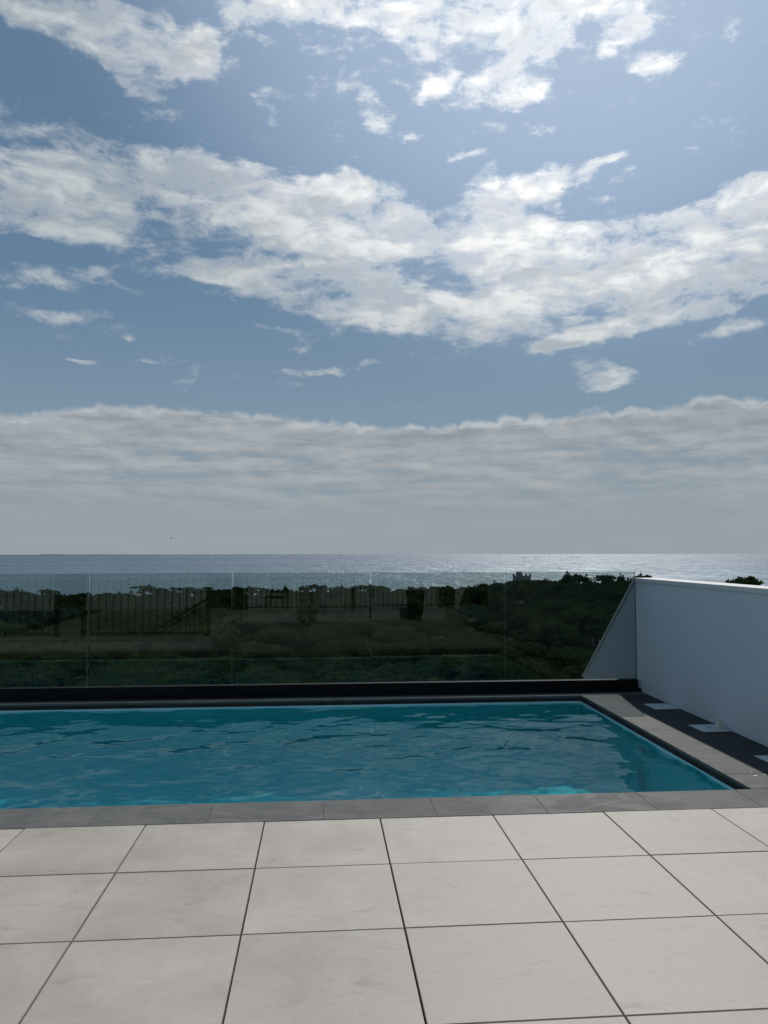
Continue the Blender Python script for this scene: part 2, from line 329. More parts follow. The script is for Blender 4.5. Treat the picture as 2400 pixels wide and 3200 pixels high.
# tinted balustrade glass: a thin sheet that lets most light through and mirrors a little
M_gls, k = mat('tinted_glass')
fc_ = k.math('SUBTRACT', 1.0, k.math('ABSOLUTE', k.vmath('DOT_PRODUCT', k.new('ShaderNodeNewGeometry').outputs['Normal'], k.new('ShaderNodeNewGeometry').outputs['Incoming'], out=1)))
fz = k.math('MULTIPLY_ADD', k.math('POWER', fc_, 5.0), .95, .019)
tr = k.new('ShaderNodeBsdfTransparent'); tr.inputs[0].default_value = (.715, .755, .755, 1)
gl = k.new('ShaderNodeBsdfGlossy'); gl.inputs['Roughness'].default_value = 0.0; gl.inputs[0].default_value = (.74, .90, .84, 1)
mx = k.new('ShaderNodeMixShader'); k.put(mx.inputs[0], fz); k.l.new(tr.outputs[0], mx.inputs[1]); k.l.new(gl.outputs[0], mx.inputs[2])
k.l.new(mx.outputs[0], k.out.inputs[0])
M_gedge = simple('glass_edge', (.07, .11, .10), .25, .5)
M_white, k = mat('white_render'); p = POS(k)
c = k.mix(k.lin(k.noise(p, 1.3, 6, .6), .3, .7), (.64, .665, .69), (.69, .71, .73))
st_ = k.smooth(k.noise(k.mapping(p, scale=(4, 4, .5)), 1.0, 5, .6), .58, .75); c = k.mix(k.math('MULTIPLY', st_, .26), c, (.52, .52, .51))
princ(k, c, .8, .2, 0, k.bump(k.noise(p, 160, 3, .6), .12, .002))
M_cap = simple('pale_cap_stone', (.66, .65, .62), .6, .3, 0, .06, 9, .1)
M_anth = simple('anthracite_aluminium', (.0045, .005, .007), .5, .15, 0, .15, 8)
M_rail = simple('black_railing_paint', (.012, .012, .014), .45, .5)
M_plast = simple('white_plastic_lid', (.58, .60, .60), .45, .4, 0, .06, 12)
M_beige = simple('beige_plastic', (.55, .52, .46), .5, .4)
M_dark = simple('dark_plastic', (.02, .022, .024), .4)
M_cream = simple('cream_render', (.74, .76, .76), .8, .2, 0, .06, 2)
M_dglass = simple('dark_window_glass', (.012, .014, .016), .08, .5)

# ------------------------------------------------------------------ the sea, the land
SEA = -34.0
def gz(x, y):
    """height of the wooded land below the terrace"""
    y = np.asarray(y, float); x = np.asarray(x, float)
    dd = np.hypot(x, y)
    g = np.interp(dd, [0, 30, 90, 150, 300, 500, 600, 680, 740], [-17, -18, -20.0, -23, -28.5, -32.0, -33.2, -34.5, -37])
    g = g + 9.5 * np.exp(-((x - 120) / 75) ** 2 - ((y - 320) / 110) ** 2)
    g = g + 9.7 * np.exp(-((x - 124) / 45) ** 2 - ((y - 190) / 60) ** 2)
    g = g + 1.2 * np.sin(x * .035 + 1) * np.cos(y * .027) + .7 * np.sin(x * .09 + y * .05)
    return g
xs = np.concatenate([np.arange(-820, -300, 20), np.arange(-300, 300, 8), np.arange(300, 821, 20)]); ys = np.concatenate([np.arange(-120, 20, 20), np.arange(20, 420, 8), np.arange(420, 781, 12)])
GX, GY = np.meshgrid(xs, ys); GZ = gz(GX, GY)
V = np.stack([GX, GY, GZ], -1).reshape(-1, 3); nx_, ny_ = len(xs), len(ys)
I = (np.arange(ny_ - 1)[:, None] * nx_ + np.arange(nx_ - 1)[None]).ravel()
M_land, k = mat('scrubland'); p = POS(k)
lc = k.mix(k.lin(k.noise(p, .06, 6, .6), .38, .62), (.016, .024, .011), (.028, .033, .016))
lc = k.mix(k.smooth(k.noise(p, .5, 5, .6), .45, .65), lc, (.022, .035, .014))
lc = k.mix(k.smooth(k.xyz(p)[2], -33.1, -33.7), lc, (.20, .18, .14))
princ(k, lc, .95, .1, 0, k.bump(k.noise(p, 1.2, 5, .6), .6, .4))
tag(link('land', np_mesh('land', V, np.stack([I, I + 1, I + 1 + nx_, I + nx_], -1)), M_land, smooth=True), kind='structure')

M_sea, k = mat('sea_water'); p = POS(k)
pxy = k.vmath('MULTIPLY', p, (1, 1, 0))
slick = k.noise(k.mapping(pxy, scale=(.00022, .0016, 1), rot=(0, 0, R(8))), 1.0, 5, .6, .4)
calm = k.smooth(slick, .50, .62)
h1 = k.noise(k.mapping(pxy, scale=(.05, .09, 1)), 1.0, 3, .6); h2 = k.noise(k.mapping(pxy, scale=(.30, .42, 1)), 1.0, 3, .62); h3 = k.noise(k.mapping(pxy, scale=(.012, .03, 1)), 1.0, 3, .55)
hh = k.math('ADD', k.math('MULTIPLY', h1, 6.0), k.math('ADD', k.math('MULTIPLY', h2, 1.3), k.math('MULTIPLY', h3, 12.0)))
bmp = k.new('ShaderNodeBump'); k.put(bmp.inputs['Height'], hh); bmp.inputs['Distance'].default_value = 1.0
k.put(bmp.inputs['Strength'], k.math('MULTIPLY_ADD', calm, -.10, .24))
gust = k.math('ADD', k.math('MULTIPLY', k.noise(k.mapping(pxy, scale=(.30, .020, 1)), 1.0, 3, .65), .7), k.math('MULTIPLY', k.noise(k.mapping(pxy, scale=(.03, .004, 1)), 1.0, 3, .6), .3))
spark = k.smooth(gust, .47, .60)
dist_ = k.vmath('LENGTH', pxy, out=1)
shal = k.smooth(dist_, 3000, 700)
df = k.new('ShaderNodeBsdfDiffuse'); k.put(df.inputs[0], k.mix(shal, (.020, .055, .090), (.035, .105, .125)))
gl = k.new('ShaderNodeBsdfGlossy'); gl.inputs[0].default_value = (.90, .94, 1.0, 1); k.put(gl.inputs['Normal'], bmp.outputs[0])
k.put(gl.inputs['Roughness'], k.math('MULTIPLY_ADD', spark, .11, k.math('MULTIPLY_ADD', calm, -.03, .205)))
mx = k.new('ShaderNodeMixShader'); k.put(mx.inputs[0], k.math('MULTIPLY_ADD', calm, .12, .33)); k.l.new(df.outputs[0], mx.inputs[1]); k.l.new(gl.outputs[0], mx.inputs[2]); k.l.new(mx.outputs[0], k.out.inputs[0])
bm = B(); ring = []
NR = 160; radii = [0, 300, 700, 1200, 2500, 5000, 9000, 13200]
cv = bm.verts.new((0, 0, SEA)); prev = None
for r_ in radii[1:]:
    cur_ = [bm.verts.new((r_ * math.cos(2 * math.pi * j / NR), r_ * math.sin(2 * math.pi * j / NR), SEA)) for j in range(NR)]
    for j in range(NR):
        if prev is None: bm.faces.new((cv, cur_[j], cur_[(j + 1) % NR]))
        else: bm.faces.new((prev[j], cur_[j], cur_[(j + 1) % NR], prev[(j + 1) % NR]))
    prev = cur_
tag(obj('sea', bm, M_sea), kind='structure')

# a low far island on the left and a line of rocks further right
rng = random.Random(5)
M_isl = simple('far_shore', (.10, .12, .13), .9, .2)
def polar(az_deg, dist): return Vector((math.sin(R(az_deg)) * dist, math.cos(R(az_deg)) * dist, 0))
def ridge(bm, a0, a1, dist, hs, w):
    n = len(hs); rows = []
    for i, h in enumerate(hs):
        a = a0 + (a1 - a0) * i / (n - 1); P0 = polar(a, dist - w); P1 = polar(a, dist); P2 = polar(a, dist + w)
        rows.append([bm.verts.new((P0.x, P0.y, SEA - .3)), bm.verts.new((P1.x, P1.y, SEA + h)), bm.verts.new((P2.x, P2.y, SEA - .3))])
    for q, w_ in zip(rows, rows[1:]):
        bm.faces.new((q[0], w_[0], w_[1], q[1])); bm.faces.new((q[1], w_[1], w_[2], q[2]))
bm = B(); ridge(bm, -20.0, -11.5, 12000, [0, 2, 9, 11, 7, 5, 4, 6, 8, 5, 4, 5, 3, 4, 2, 0], 260)
tag(obj('island', bm, M_isl), kind='structure')
bm = B()
for a0, a1, h in ((14.6, 15.2, 2.2), (15.4, 16.3, 2.8), (16.5, 17.0, 2.0), (17.2, 17.5, 1.6), (17.65, 18.75, 3.2)):
    n = 9; ridge(bm, a0, a1, 4900, [0] + [h * rng.uniform(.5, 1.1) for _ in range(n - 2)] + [0], 26)
M_rock = simple('dark_rock', (.035, .036, .038), .8, .3)
tag(obj('rock_reef', bm, M_rock), 'dark broken line of low rocks far out on the glittering sea', 'reef')
bm = B()
for a0, a1 in ((15.5, 16.6), (17.0, 18.6)): ridge(bm, a0, a1, 4780, [0, .9, .7, 1.0, .6, .9, 0], 18)
M_foam = simple('sea_foam', (.78, .80, .80), .8, .2)
tag(obj('surf', bm, M_foam), kind='stuff', label='white surf breaking in front of the far rocks', cat='surf')

# ------------------------------------------------------------------ the terrace: deck, coping, pool
T, J = .6, .0070                                          # tile pitch and open joint
bm = B()
ox, oy = .315, 4.155
for i in range(-9, 5):
    for j in range(1, 18):
        jj = rng.uniform(-.0009, .0009); x0 = ox + i * T + J / 2 + jj; x1 = min(ox + (i + 1) * T - J / 2, 3.19); y1 = oy - (j - 1) * T - (J * .5); y0 = oy - j * T + J * .5
        if x1 - x0 < .05: continue
        dz = rng.uniform(-.0008, .0008)
        box(bm, x0, x1, y0, y1, -.020 + dz, dz)
bmesh.ops.bevel(bm, geom=[e for e in bm.edges if all(abs(v.co.z) < .002 for v in e.verts)], offset=.0013, segments=2, affect='EDGES')
tag(obj('terrace_deck', bm, M_tile), kind='structure')
bm = B(); box(bm, -5.6, 3.19, -6.2, 4.15, -.30, -.045); tag(obj('deck_substrate', bm, M_gap), kind='structure')

PX0, PX1, PY0, PY1 = -5.2, 2.53, 4.475, 7.487            # the pool opening
WATER = -.068
bm = B(); g = .0012
xc = [.02 + .6 * i for i in range(-10, 7)]
for a, b in zip(xc, xc[1:]):                              # near row, running on to the white wall
    box(bm, max(a, -5.6) + g / 2, min(b, 3.19) - g / 2, 4.155 + .003, 4.475, -.020, rng.uniform(-.0004, .0004))
yc = [4.475, 4.79, 5.39, 5.99, 6.59, 7.19, 7.487]
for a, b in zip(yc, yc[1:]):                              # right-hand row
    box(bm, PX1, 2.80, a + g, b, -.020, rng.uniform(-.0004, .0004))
for a, b in zip(xc, xc[1:]):                              # far row, at the foot of the parapet
    box(bm, max(a, -5.6) + g / 2, min(b, 3.19) - g / 2, 7.487 + g, 7.70, -.020, rng.uniform(-.0004, .0004))
box(bm, -5.6, PX0, 4.478, 7.486, -.020, 0)
bmesh.ops.bevel(bm, geom=[e for e in bm.edges if all(v.co.z > -.004 for v in e.verts)], offset=.0016, segments=2, affect='EDGES')
tag(obj('pool_coping', bm, M_cop), kind='structure')
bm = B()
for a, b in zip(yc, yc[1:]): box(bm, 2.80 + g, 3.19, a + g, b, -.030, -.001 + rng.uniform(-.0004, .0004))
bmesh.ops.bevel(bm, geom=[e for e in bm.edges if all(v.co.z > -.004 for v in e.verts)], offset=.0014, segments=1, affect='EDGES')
tag(obj('side_paving', bm, M_slate_shade), kind='structure')  # wall's shadow painted in: same grey stone as the coping, darkened
bm = B(); box(bm, PX0 - .03, PX1 + .03, 7.4885, 7.53, -.0535, -.0205); box(bm, PX1 + .0015, PX1 + .05, 4.44, 7.488, -.0535, -.0207); box(bm, PX0 - .03, PX1 + .001, 4.43, 4.4735, -.0535, -.0205)
tag(obj('pool_rim', bm, M_slate_shade), kind='structure')  # inner edge face painted near black for the shade on it
DEP = 1.42
bm = B()                                                   # basin: four walls and a floor, faces inward
def quad(bm, *p): bm.faces.new([bm.verts.new(q) for q in p])
e = .012; X0, X1, Y0, Y1, ZT, ZB = PX0, PX1 - e, PY0 + e, PY1 - e, -.0525, -DEP
SK = [(4.925, 5.117), (6.742, 6.98)]; SKZ = (-.165, -.0785)   # skimmer mouths in the right-hand wall
quad(bm, (X0, Y0, ZB), (X1, Y0, ZB), (X1, Y1, ZB), (X0, Y1, ZB))
quad(bm, (X0, Y1, ZB), (X1, Y1, ZB), (X1, Y1, ZT), (X0, Y1, ZT))
quad(bm, (X1, Y0, ZB), (X0, Y0, ZB), (X0, Y0, ZT), (X1, Y0, ZT))
quad(bm, (X0, Y0, ZB), (X0, Y1, ZB), (X0, Y1, ZT), (X0, Y0, ZT))
cuts = [Y0, SK[0][0], SK[0][1], SK[1][0], SK[1][1], Y1]
for i, (a, b) in enumerate(zip(cuts, cuts[1:])):
    for z0, z1 in ((ZB, SKZ[0]), SKZ, (SKZ[1], ZT)):
        if i in (1, 3) and (z0, z1) == SKZ: continue
        quad(bm, (X1, b, z0), (X1, a, z0), (X1, a, z1), (X1, b, z1))
bmesh.ops.remove_doubles(bm, verts=bm.verts[:], dist=1e-5)
bmesh.ops.recalc_face_normals(bm, faces=bm.faces[:])
for f in bm.faces:
    cen = f.calc_center_median(); inw = Vector(((X0 + X1) / 2, (Y0 + Y1) / 2, -.6)) - cen
    if f.normal.dot(inw) < 0: f.normal_flip()
basin = tag(obj('pool_basin', bm, M_mos), kind='structure')
bm = B(); box(bm, PX0 - .35, PX1 + .30, PY0 - .30, PY1 + .2, -DEP - .35, -DEP - .004)
box(bm, PX0 - .35, PX1 + .30, PY0 - .30, PY0 + .006, -DEP, -.056); box(bm, PX0 - .35, PX1 + .30, PY1 - .006, PY1 + .2, -DEP, -.056)
box(bm, PX1 + .17, PX1 + .30, PY0 + .006, PY1 - .006, -DEP, -.056); box(bm, PX0 - .35, PX0 - .01, PY0 + .006, PY1 - .006, -DEP, -.056)
tag(obj('pool_shell', bm, M_mem), kind='structure')
# skimmers: a boxed mouth with its flap
M_skim = simple('skimmer_plastic', (.50, .56, .54), .4)
for n_, (a, b) in enumerate(SK):
    t = thing('pool_skimmer', ('pale skimmer mouth set into the right hand pool wall nearest the deck tiles', 'pale skimmer mouth in the right hand pool wall near the far corner')[n_], 'skimmer', (X1, (a + b) / 2, SKZ[0]), 0, 'skimmers in the pool wall')
    hw = (b - a) / 2; hh_ = SKZ[1] - SKZ[0]
    bm = B(); box(bm, .0, .15, -hw - .006, -hw, -.006, hh_ + .006); box(bm, .0, .15, hw, hw + .006, -.006, hh_ + .006); box(bm, .0, .15, -hw, hw, -.006, 0); box(bm, .0, .15, -hw, hw, hh_, hh_ + .006); box(bm, .142, .15, -hw, hw, 0, hh_)
    obj('throat', bm, M_skim, t)
    bm = B(); prism(bm, [(.012, .004), (.020, .004), (.040, hh_ - .012), (.032, hh_ - .012)], 'y', -hw + .008, hw - .008); obj('flap', bm, M_skim, t)
# the pool lamp, a round fitting on the right-hand wall
t = thing('pool_lamp', 'round pool lamp on the right hand wall below the water', 'lamp', (X1 - .001, 5.98, -.36))
def disc_x(bm, prof, seg=32):
    rings = [[bm.verts.new((-h, r * math.cos(2 * math.pi * j / seg), r * math.sin(2 * math.pi * j / seg))) for j in range(seg)] for r, h in prof]
    for q, w in zip(rings, rings[1:]):
        for j in range(seg): bm.faces.new((q[j], w[j], w[(j + 1) % seg], q[(j + 1) % seg]))
    bm.faces.new(rings[-1][::-1])
bm = B(); disc_x(bm, [(.125, 0), (.125, .018), (.118, .026), (.092, .028), (.088, .022)]); obj('bezel', bm, M_skim, t, True)
bm = B(); disc_x(bm, [(.087, .018), (.080, .034), (.05, .044), (.01, .048)]); obj('lens', bm, M_dglass, t, True)

# water: a closed volume with a rippled top
rngw = np.random.default_rng(11)
wx_ = np.arange(0, 481) / 480 * (PX1 - e - .0005 - PX0) + PX0 + .0005 * 0; wy_ = np.arange(0, 221) / 220 * (Y1 - Y0 - .001) + Y0 + .0005
WX, WY = np.meshgrid(wx_, wy_); H_ = np.zeros_like(WX)
for _ in range(60):
    lam = math.exp(rngw.uniform(math.log(.07), math.log(.95))); th = rngw.normal(math.pi / 2 + .30, .62); ph = rngw.uniform(0, 2 * math.pi)
    kx, ky = 2 * math.pi / lam * math.cos(th), 2 * math.pi / lam * math.sin(th)
    H_ += WAVE * lam ** 1.4 * np.sin(kx * WX + ky * WY + ph + 1.3 * np.sin(WX * .9 + ph * 3) + .9 * np.sin(WY * 1.4 + ph * 2)) if (WAVE := .0029) else 0
env = .55 + .45 * np.clip((Y1 - WY) / 1.2, 0, 1)
H_ *= env
nX, nY = len(wx_), len(wy_)
Vt = np.stack([WX, WY, WATER + H_], -1).reshape(-1, 3)
I = (np.arange(nY - 1)[:, None] * nX + np.arange(nX - 1)[None]).ravel()
F = [np.stack([I, I + 1, I + 1 + nX, I + nX], -1)]
zb = -DEP - .10; gx = .09
base = len(Vt); Vb = np.array([(wx_[0] - gx, wy_[0] - gx, zb), (wx_[-1] + gx, wy_[0] - gx, zb), (wx_[-1] + gx, wy_[-1] + gx, zb), (wx_[0] - gx, wy_[-1] + gx, zb)])
bmw = bpy.data.meshes.new('pool_water')
verts = np.concatenate([Vt, Vb]); faces = F[0].tolist()
row0 = list(range(nX)); rowN = list(range((nY - 1) * nX, nY * nX)); col0 = list(range(0, nY * nX, nX)); colN = list(range(nX - 1, nY * nX, nX))
b0_, b1_, b2_, b3_ = base, base + 1, base + 2, base + 3
faces += [[b0_, b1_] + row0[::-1], [b2_, b3_] + rowN, [b3_, b0_] + col0, [b1_, b2_] + colN[::-1], [b3_, b2_, b1_, b0_]]
bmw.from_pydata(verts.tolist(), [], faces); bmw.update()
water = link('water', bmw, M_wat)
sm = np.zeros(len(bmw.polygons), bool); sm[:len(F[0])] = True; bmw.polygons.foreach_set('use_smooth', sm)
tag(water, kind='structure')
MNEE = True
if MNEE:
    sd.cycles.is_caustics_light = True
    water.cycles.is_caustics_caster = True
    basin.cycles.is_caustics_receiver = True

# ------------------------------------------------------------------ parapet channel and glass balustrade
GY_ = 7.68; PT = .118
bm = B(); box(bm, -5.6, 3.168, 7.64, 7.72, .0, PT); box(bm, -5.6, 3.192, 7.62, 7.74, .0006, .030)
tag(obj('parapet_channel', bm, M_anth, bevel=.002), 'dark anthracite metal channel holding the glass balustrade along the pool', 'channel')
JX = [-4.87, -3.534, -2.195, -.848, .488, 1.826, 3.172]
GL = ['pane of tinted glass left of the five shown, standing past the end of the view', 'tinted glass pane cut off by the left edge of the picture', 'tinted glass pane with the slanting stair rail reflected in it', 'tinted glass pane with a standing person reflected in it', 'tinted glass pane with a dark planter reflected in it', 'tinted glass pane that meets the white wall']
for n_, (a, b) in enumerate(zip(JX, JX[1:])):
    t = thing('glass_panel', GL[n_], 'glass panel', ((a + b) / 2, GY_, PT), 0, 'glass panels of the balustrade')
    hw = (b - a) / 2 - (.0105 if n_ < 5 else .006)
    zt = 1.189 - PT
    bm = B(); box(bm, -hw, hw, -.008, .008, -.02, zt); obj('pane', bm, M_gls, t)
    bm = B(); box(bm, -hw - .0012, -hw, -.008, .008, 0, zt); box(bm, hw, hw + .0012, -.008, .008, 0, zt); box(bm, -hw - .0012, hw + .0012, -.008, .008, zt, zt + .0012)
    obj('ground_edge', bm, M_gedge, t)
    t.rotation_euler = (R((.05, .05, .03, -.04, .06, 0)[n_]), 0, R((.1, .1, .05, -.05, .08, 0)[n_]))
# ------------------------------------------------------------------ white boundary wall with a sloping end beyond the glass
t = thing('boundary_wall', 'white rendered wall right of the pool with a sloping end beyond the glass', 'wall', (3.2, 7.68, 0))
ya, yb, yc_ = -7.08, .078, 1.74
bm = B(); prism(bm, [(ya, -.6), (1.70, -.6), (1.70, -.135), (yb, 1.088), (ya, 1.088)], 'x', 0, .22); obj('wall_body', bm, M_white, t)
bm = B(); sl = Vector((1.74 - yb, -.13 - 1.128)).normalized(); nrm_ = Vector((-sl.y, sl.x)) 
prism(bm, [(ya, 1.0885), (yb - .0, 1.0885), (1.703, -.133), (1.74, -.13), (yb + .012, 1.127), (ya, 1.127)], 'x', -.014, .235); obj('wall_cap', bm, M_cap, t, bevel=.002)

# ------------------------------------------------------------------ lids beside the wall, the small cap, white specks
LID = [(6.885, 'white square lid by the wall at the far end of the paving', None), (6.015, 'white square lid with a small round cap standing on it', None), (5.06, 'white square lid at the right edge of the picture', None)]
for yy_, lab, _ in LID:
    t = thing('access_lid', lab, 'lid', (3.065, yy_, 0), R(1.0), 'square lids in the paving beside the wall')
    bm = B(); box(bm, -.115, .115, -.122, .122, .0006, .004); obj('plate', bm, M_plast, t, bevel=.001)
    bm = B(); lathe(bm, [(.013, .0042), (.013, .0048), (.004, .0050)], 16); obj('finger_hole', bm, M_dark, t)
t = thing('round_cap', 'small pale round cap with a flared foot standing on the middle lid', 'cap', (3.125, 5.985, .0042))
bm = B(); lathe(bm, [(.040, 0), (.042, .006), (.040, .011), (.031, .013), (.030, .018)], 28); obj('foot', bm, M_beige, t, True)
bm = B(); lathe(bm, [(.0295, .0182), (.026, .024), (.024, .056), (.0225, .062), (.019, .0635), (.019, .058)], 28); obj('stem', bm, M_beige, t, True)
spots_ = [(2.700, 4.73, .013, .008, 'largest white speck on the coping right of the pool'), (2.715, 4.80, .006, .005, 'small white speck just beyond the largest one'), (2.765, 4.74, .006, .005, 'small white speck nearest the wall')]
for a, b, r1, r2, lab in spots_:
    bm = B(); n = 18
    vs = [bm.verts.new((a + r1 * (1 + .15 * math.sin(3 * t_)) * math.cos(t_), b + r2 * math.sin(t_), .0012)) for t_ in [2 * math.pi * j / n for j in range(n)]]
    f = bm.faces.new(vs); ex = bmesh.ops.extrude_face_region(bm, geom=[f])
    for vv in [g_ for g_ in ex['geom'] if isinstance(g_, bmesh.types.BMVert)]: vv.co.z += .0012
    bmesh.ops.recalc_face_normals(bm, faces=bm.faces[:])
    tag(obj('white_speck', bm, M_foam), lab, 'paint spot', 'white specks on the coping')  # tiny raised white specks

# ------------------------------------------------------------------ trees of the wood below
def leaf_mat(name, c0, c1):
    m, k = mat(name)
    oi = k.new('ShaderNodeObjectInfo').outputs['Random']; p = POS(k)
    f = k.math('ADD', k.math('MULTIPLY', k.noise(p, .35, 4, .6), .6), k.math('MULTIPLY', oi, .4))
    c = k.mix(k.lin(f, .3, .7), c0, c1)
    df = k.new('ShaderNodeBsdfDiffuse'); k.put(df.inputs[0], c)
    tl = k.new('ShaderNodeBsdfTranslucent'); k.put(tl.inputs[0], k.vmath('MULTIPLY', c, (.9, 1.0, .5)))
    mx = k.new('ShaderNodeMixShader'); mx.inputs[0].default_value = .35
    k.l.new(df.outputs[0], mx.inputs[1]); k.l.new(tl.outputs[0], mx.inputs[2]); k.l.new(mx.outputs[0], k.out.inputs[0]); return m
M_leaf = leaf_mat('pine_foliage', (.029, .046, .022), (.060, .082, .036))
M_leaf2 = leaf_mat('oak_foliage', (.031, .046, .022), (.066, .086, .038))
M_bark = simple('bark', (.055, .040, .030), .95, .1, 0, .3, 4)

def crown_quads(rg, rad, h0, h1, lumps, n, leaf, flat):
    """leaf tufts spread over and through a cluster of lumps; returns verts, quads"""
    cs = []
    for _ in range(lumps):
        a = rg.uniform(0, 2 * np.pi); r_ = rad * .72 * np.sqrt(rg.uniform(0, 1))
        zc_ = h0 + (h1 - h0) * (rg.uniform(.25, .55) if flat else rg.uniform(.12, .72)) + (h1 - h0) * .35 * (1 - (r_ / rad) ** 2) * (1 if flat else .4)
        cs.append((r_ * np.cos(a), r_ * np.sin(a), zc_, rad * rg.uniform(.26, .44), (h1 - h0) * (rg.uniform(.20, .30) if flat else rg.uniform(.20, .34))))
    cs = np.array(cs); wgt = cs[:, 3] ** 2; idx = rg.choice(lumps, n, p=wgt / wgt.sum())
    dv = rg.normal(size=(n, 3)); dv /= np.linalg.norm(dv, axis=1)[:, None]
    dv[:, 2] = np.where(dv[:, 2] < -.3, -dv[:, 2] * .6, dv[:, 2])
    rr = np.where(rg.random(n) < .22, rg.uniform(.3, .9, n), rg.normal(1.0, .09, n))
    c = cs[idx]; P = c[:, :3] + dv * rr[:, None] * np.stack([c[:, 3], c[:, 3], c[:, 4]], -1)
    nr = dv + rg.normal(size=(n, 3)) * .55; nr /= np.linalg.norm(nr, axis=1)[:, None]
    t1 = np.cross(nr, rg.normal(size=(n, 3))); t1 /= np.linalg.norm(t1, axis=1)[:, None]; t2 = np.cross(nr, t1)
    s = leaf * rg.uniform(.55, 1.35, n)[:, None]; s2 = s * rg.uniform(.45, .9, n)[:, None]
    V = np.stack([P - t1 * s - t2 * s2 * .4, P + t2 * -s2, P + t1 * s + t2 * s2 * .3, P + t2 * s2], 1).reshape(-1, 3)
    return V, np.arange(4 * n).reshape(n, 4), cs
def trunk_mesh(rg, h, cs, r0):
    bm = B(); lean = rg.normal(0, .25, 2); top = Vector((lean[0], lean[1], h))
    tube(bm, [(0, 0, -1.2), (lean[0] * .2, lean[1] * .2, h * .4), tuple(top)], [r0 * 1.3, r0, r0 * .7], 8)
    for c in cs[:7]:
        tube(bm, [tuple(top * .88), ((c[0] + top.x) / 2, (c[1] + top.y) / 2, (c[2] + h) / 2 - .1), (c[0], c[1], c[2])], [r0 * .5, r0 * .34, r0 * .12], 6)
    me = bpy.data.meshes.new('trunk'); bm.to_mesh(me); bm.free(); me.materials.append(M_bark); return me
rgt = np.random.default_rng(3)
KIND = []
for v_, (rad, h0, h1, lumps, flat) in enumerate([(5.0, 4.6, 8.0, 22, True), (4.3, 4.4, 7.4, 18, True), (5.6, 5.0, 8.8, 26, True), (3.4, 1.2, 6.6, 20, False), (2.8, .8, 5.2, 16, False), (4.0, 2.2, 7.6, 22, False)]):
    Vv, Ff, cs = crown_quads(rgt, rad, h0, h1, lumps, 2400, .34, flat)
    me = np_mesh('crown', Vv, Ff); me.materials.append(M_leaf if flat else M_leaf2)
    KIND.append((me, trunk_mesh(rgt, h0 + (h1 - h0) * .25, cs, .22 if flat else .17), rad, h1))
# positions on a loose grid over the wood
cand = []
for yv in np.arange(46, 690, 7.6):
    for xv in np.arange(-420, 470, 7.6):
        X_, Y_ = xv + rgt.uniform(-3.2, 3.2), yv + rgt.uniform(-3.2, 3.2)
        azd = math.degrees(math.atan2(X_, Y_)); dd = math.hypot(X_, Y_)
        if azd < -27 or azd > 36 or dd < 62: continue
        zg = float(gz(X_, Y_))
        if zg < -33.6 + .25 * math.sin(X_ * .05): continue
        cand.append((dd, azd, X_, Y_, zg))
cand.sort()
tower_xy = polar(14.62, 418)
cand = [c for c in cand if math.hypot(c[2] - tower_xy.x, c[3] - tower_xy.y) > 9]
near, farT = [], []
for c in cand:
    hid = 22.6 < c[1]                                     # behind the white wall except where the land rises above it
    topz = (c[4] + 8 - EYE) / c[0]
    if hid and topz < -.034: continue
    (near if len(near) < 292 else farT).append(c)
WOOD = {True: ('dark stone pine with a broad flat crown in the wood below the terrace', 'pine'), False: ('dark rounded broadleaf tree between the pines below the terrace', 'tree')}
for (dd, azd, X_, Y_, zg) in near:
    kk = int(rgt.choice(6, p=[.22, .18, .16, .18, .12, .14])); me, tm, rad, h1 = KIND[kk]
    pine = kk < 3
    nm = 'stone_pine' if pine else 'broadleaf_tree'
    t = thing(nm, WOOD[pine][0], WOOD[pine][1], (X_, Y_, zg), rgt.uniform(0, 6.28), 'stone pines in the wood below the terrace' if pine else 'broadleaf trees in the wood below the terrace')
    s_ = rgt.uniform(.8, 1.18); t.scale = (s_ * rgt.uniform(.92, 1.1), s_, s_ * rgt.uniform(.85, 1.12))
    for nme, msh in (('crown', me), ('trunk', tm)):
        o = bpy.data.objects.new(nme, msh); C.objects.link(o); o.parent = t
pc = polar(23.0, 320)
t = thing('stone_pine', 'tall dark pine whose crown shows just above the far corner of the white wall', 'pine', (pc.x, pc.y, float(gz(pc.x, pc.y))), .7)
hs_ = (EYE - .0258 * 320 - t.location.z) / 8.2; t.scale = (1.0, 1.0, hs_)
for nme, msh in (('crown', KIND[1][0]), ('trunk', KIND[1][1])):
    o = bpy.data.objects.new(nme, msh); C.objects.link(o); o.parent = t
# the far wood reads as one mass
LOW = [crown_quads(rgt, r_, a, b, 12, 210, .62, f_)[:2] for r_, a, b, f_ in ((4.8, 3.6, 7.4, True), (4.2, 3.4, 7.0, True), (3.2, .8, 6.2, False), (3.8, 1.2, 7.4, False))]
Vs, Fs, off = [], [], 0
for (dd, azd, X_, Y_, zg) in farT:
    Vv, Ff = LOW[int(rgt.integers(4))]; a = rgt.uniform(0, 6.28); s_ = rgt.uniform(.55, .95) if zg < -30.5 else rgt.uniform(.7, 1.35)
    ca, sa = math.cos(a) * s_, math.sin(a) * s_
    W_ = np.stack([Vv[:, 0] * ca - Vv[:, 1] * sa + X_, Vv[:, 0] * sa + Vv[:, 1] * ca + Y_, Vv[:, 2] * s_ * rgt.uniform(.85, 1.15) + zg], -1)
    Vs.append(W_); Fs.append(Ff + off); off += len(Vv)
far_wood = link('far_wood', np_mesh('far_wood', np.concatenate(Vs), np.concatenate(Fs)), M_leaf)
tag(far_wood, 'dark far wood running down to the shore', 'wood', kind='stuff')

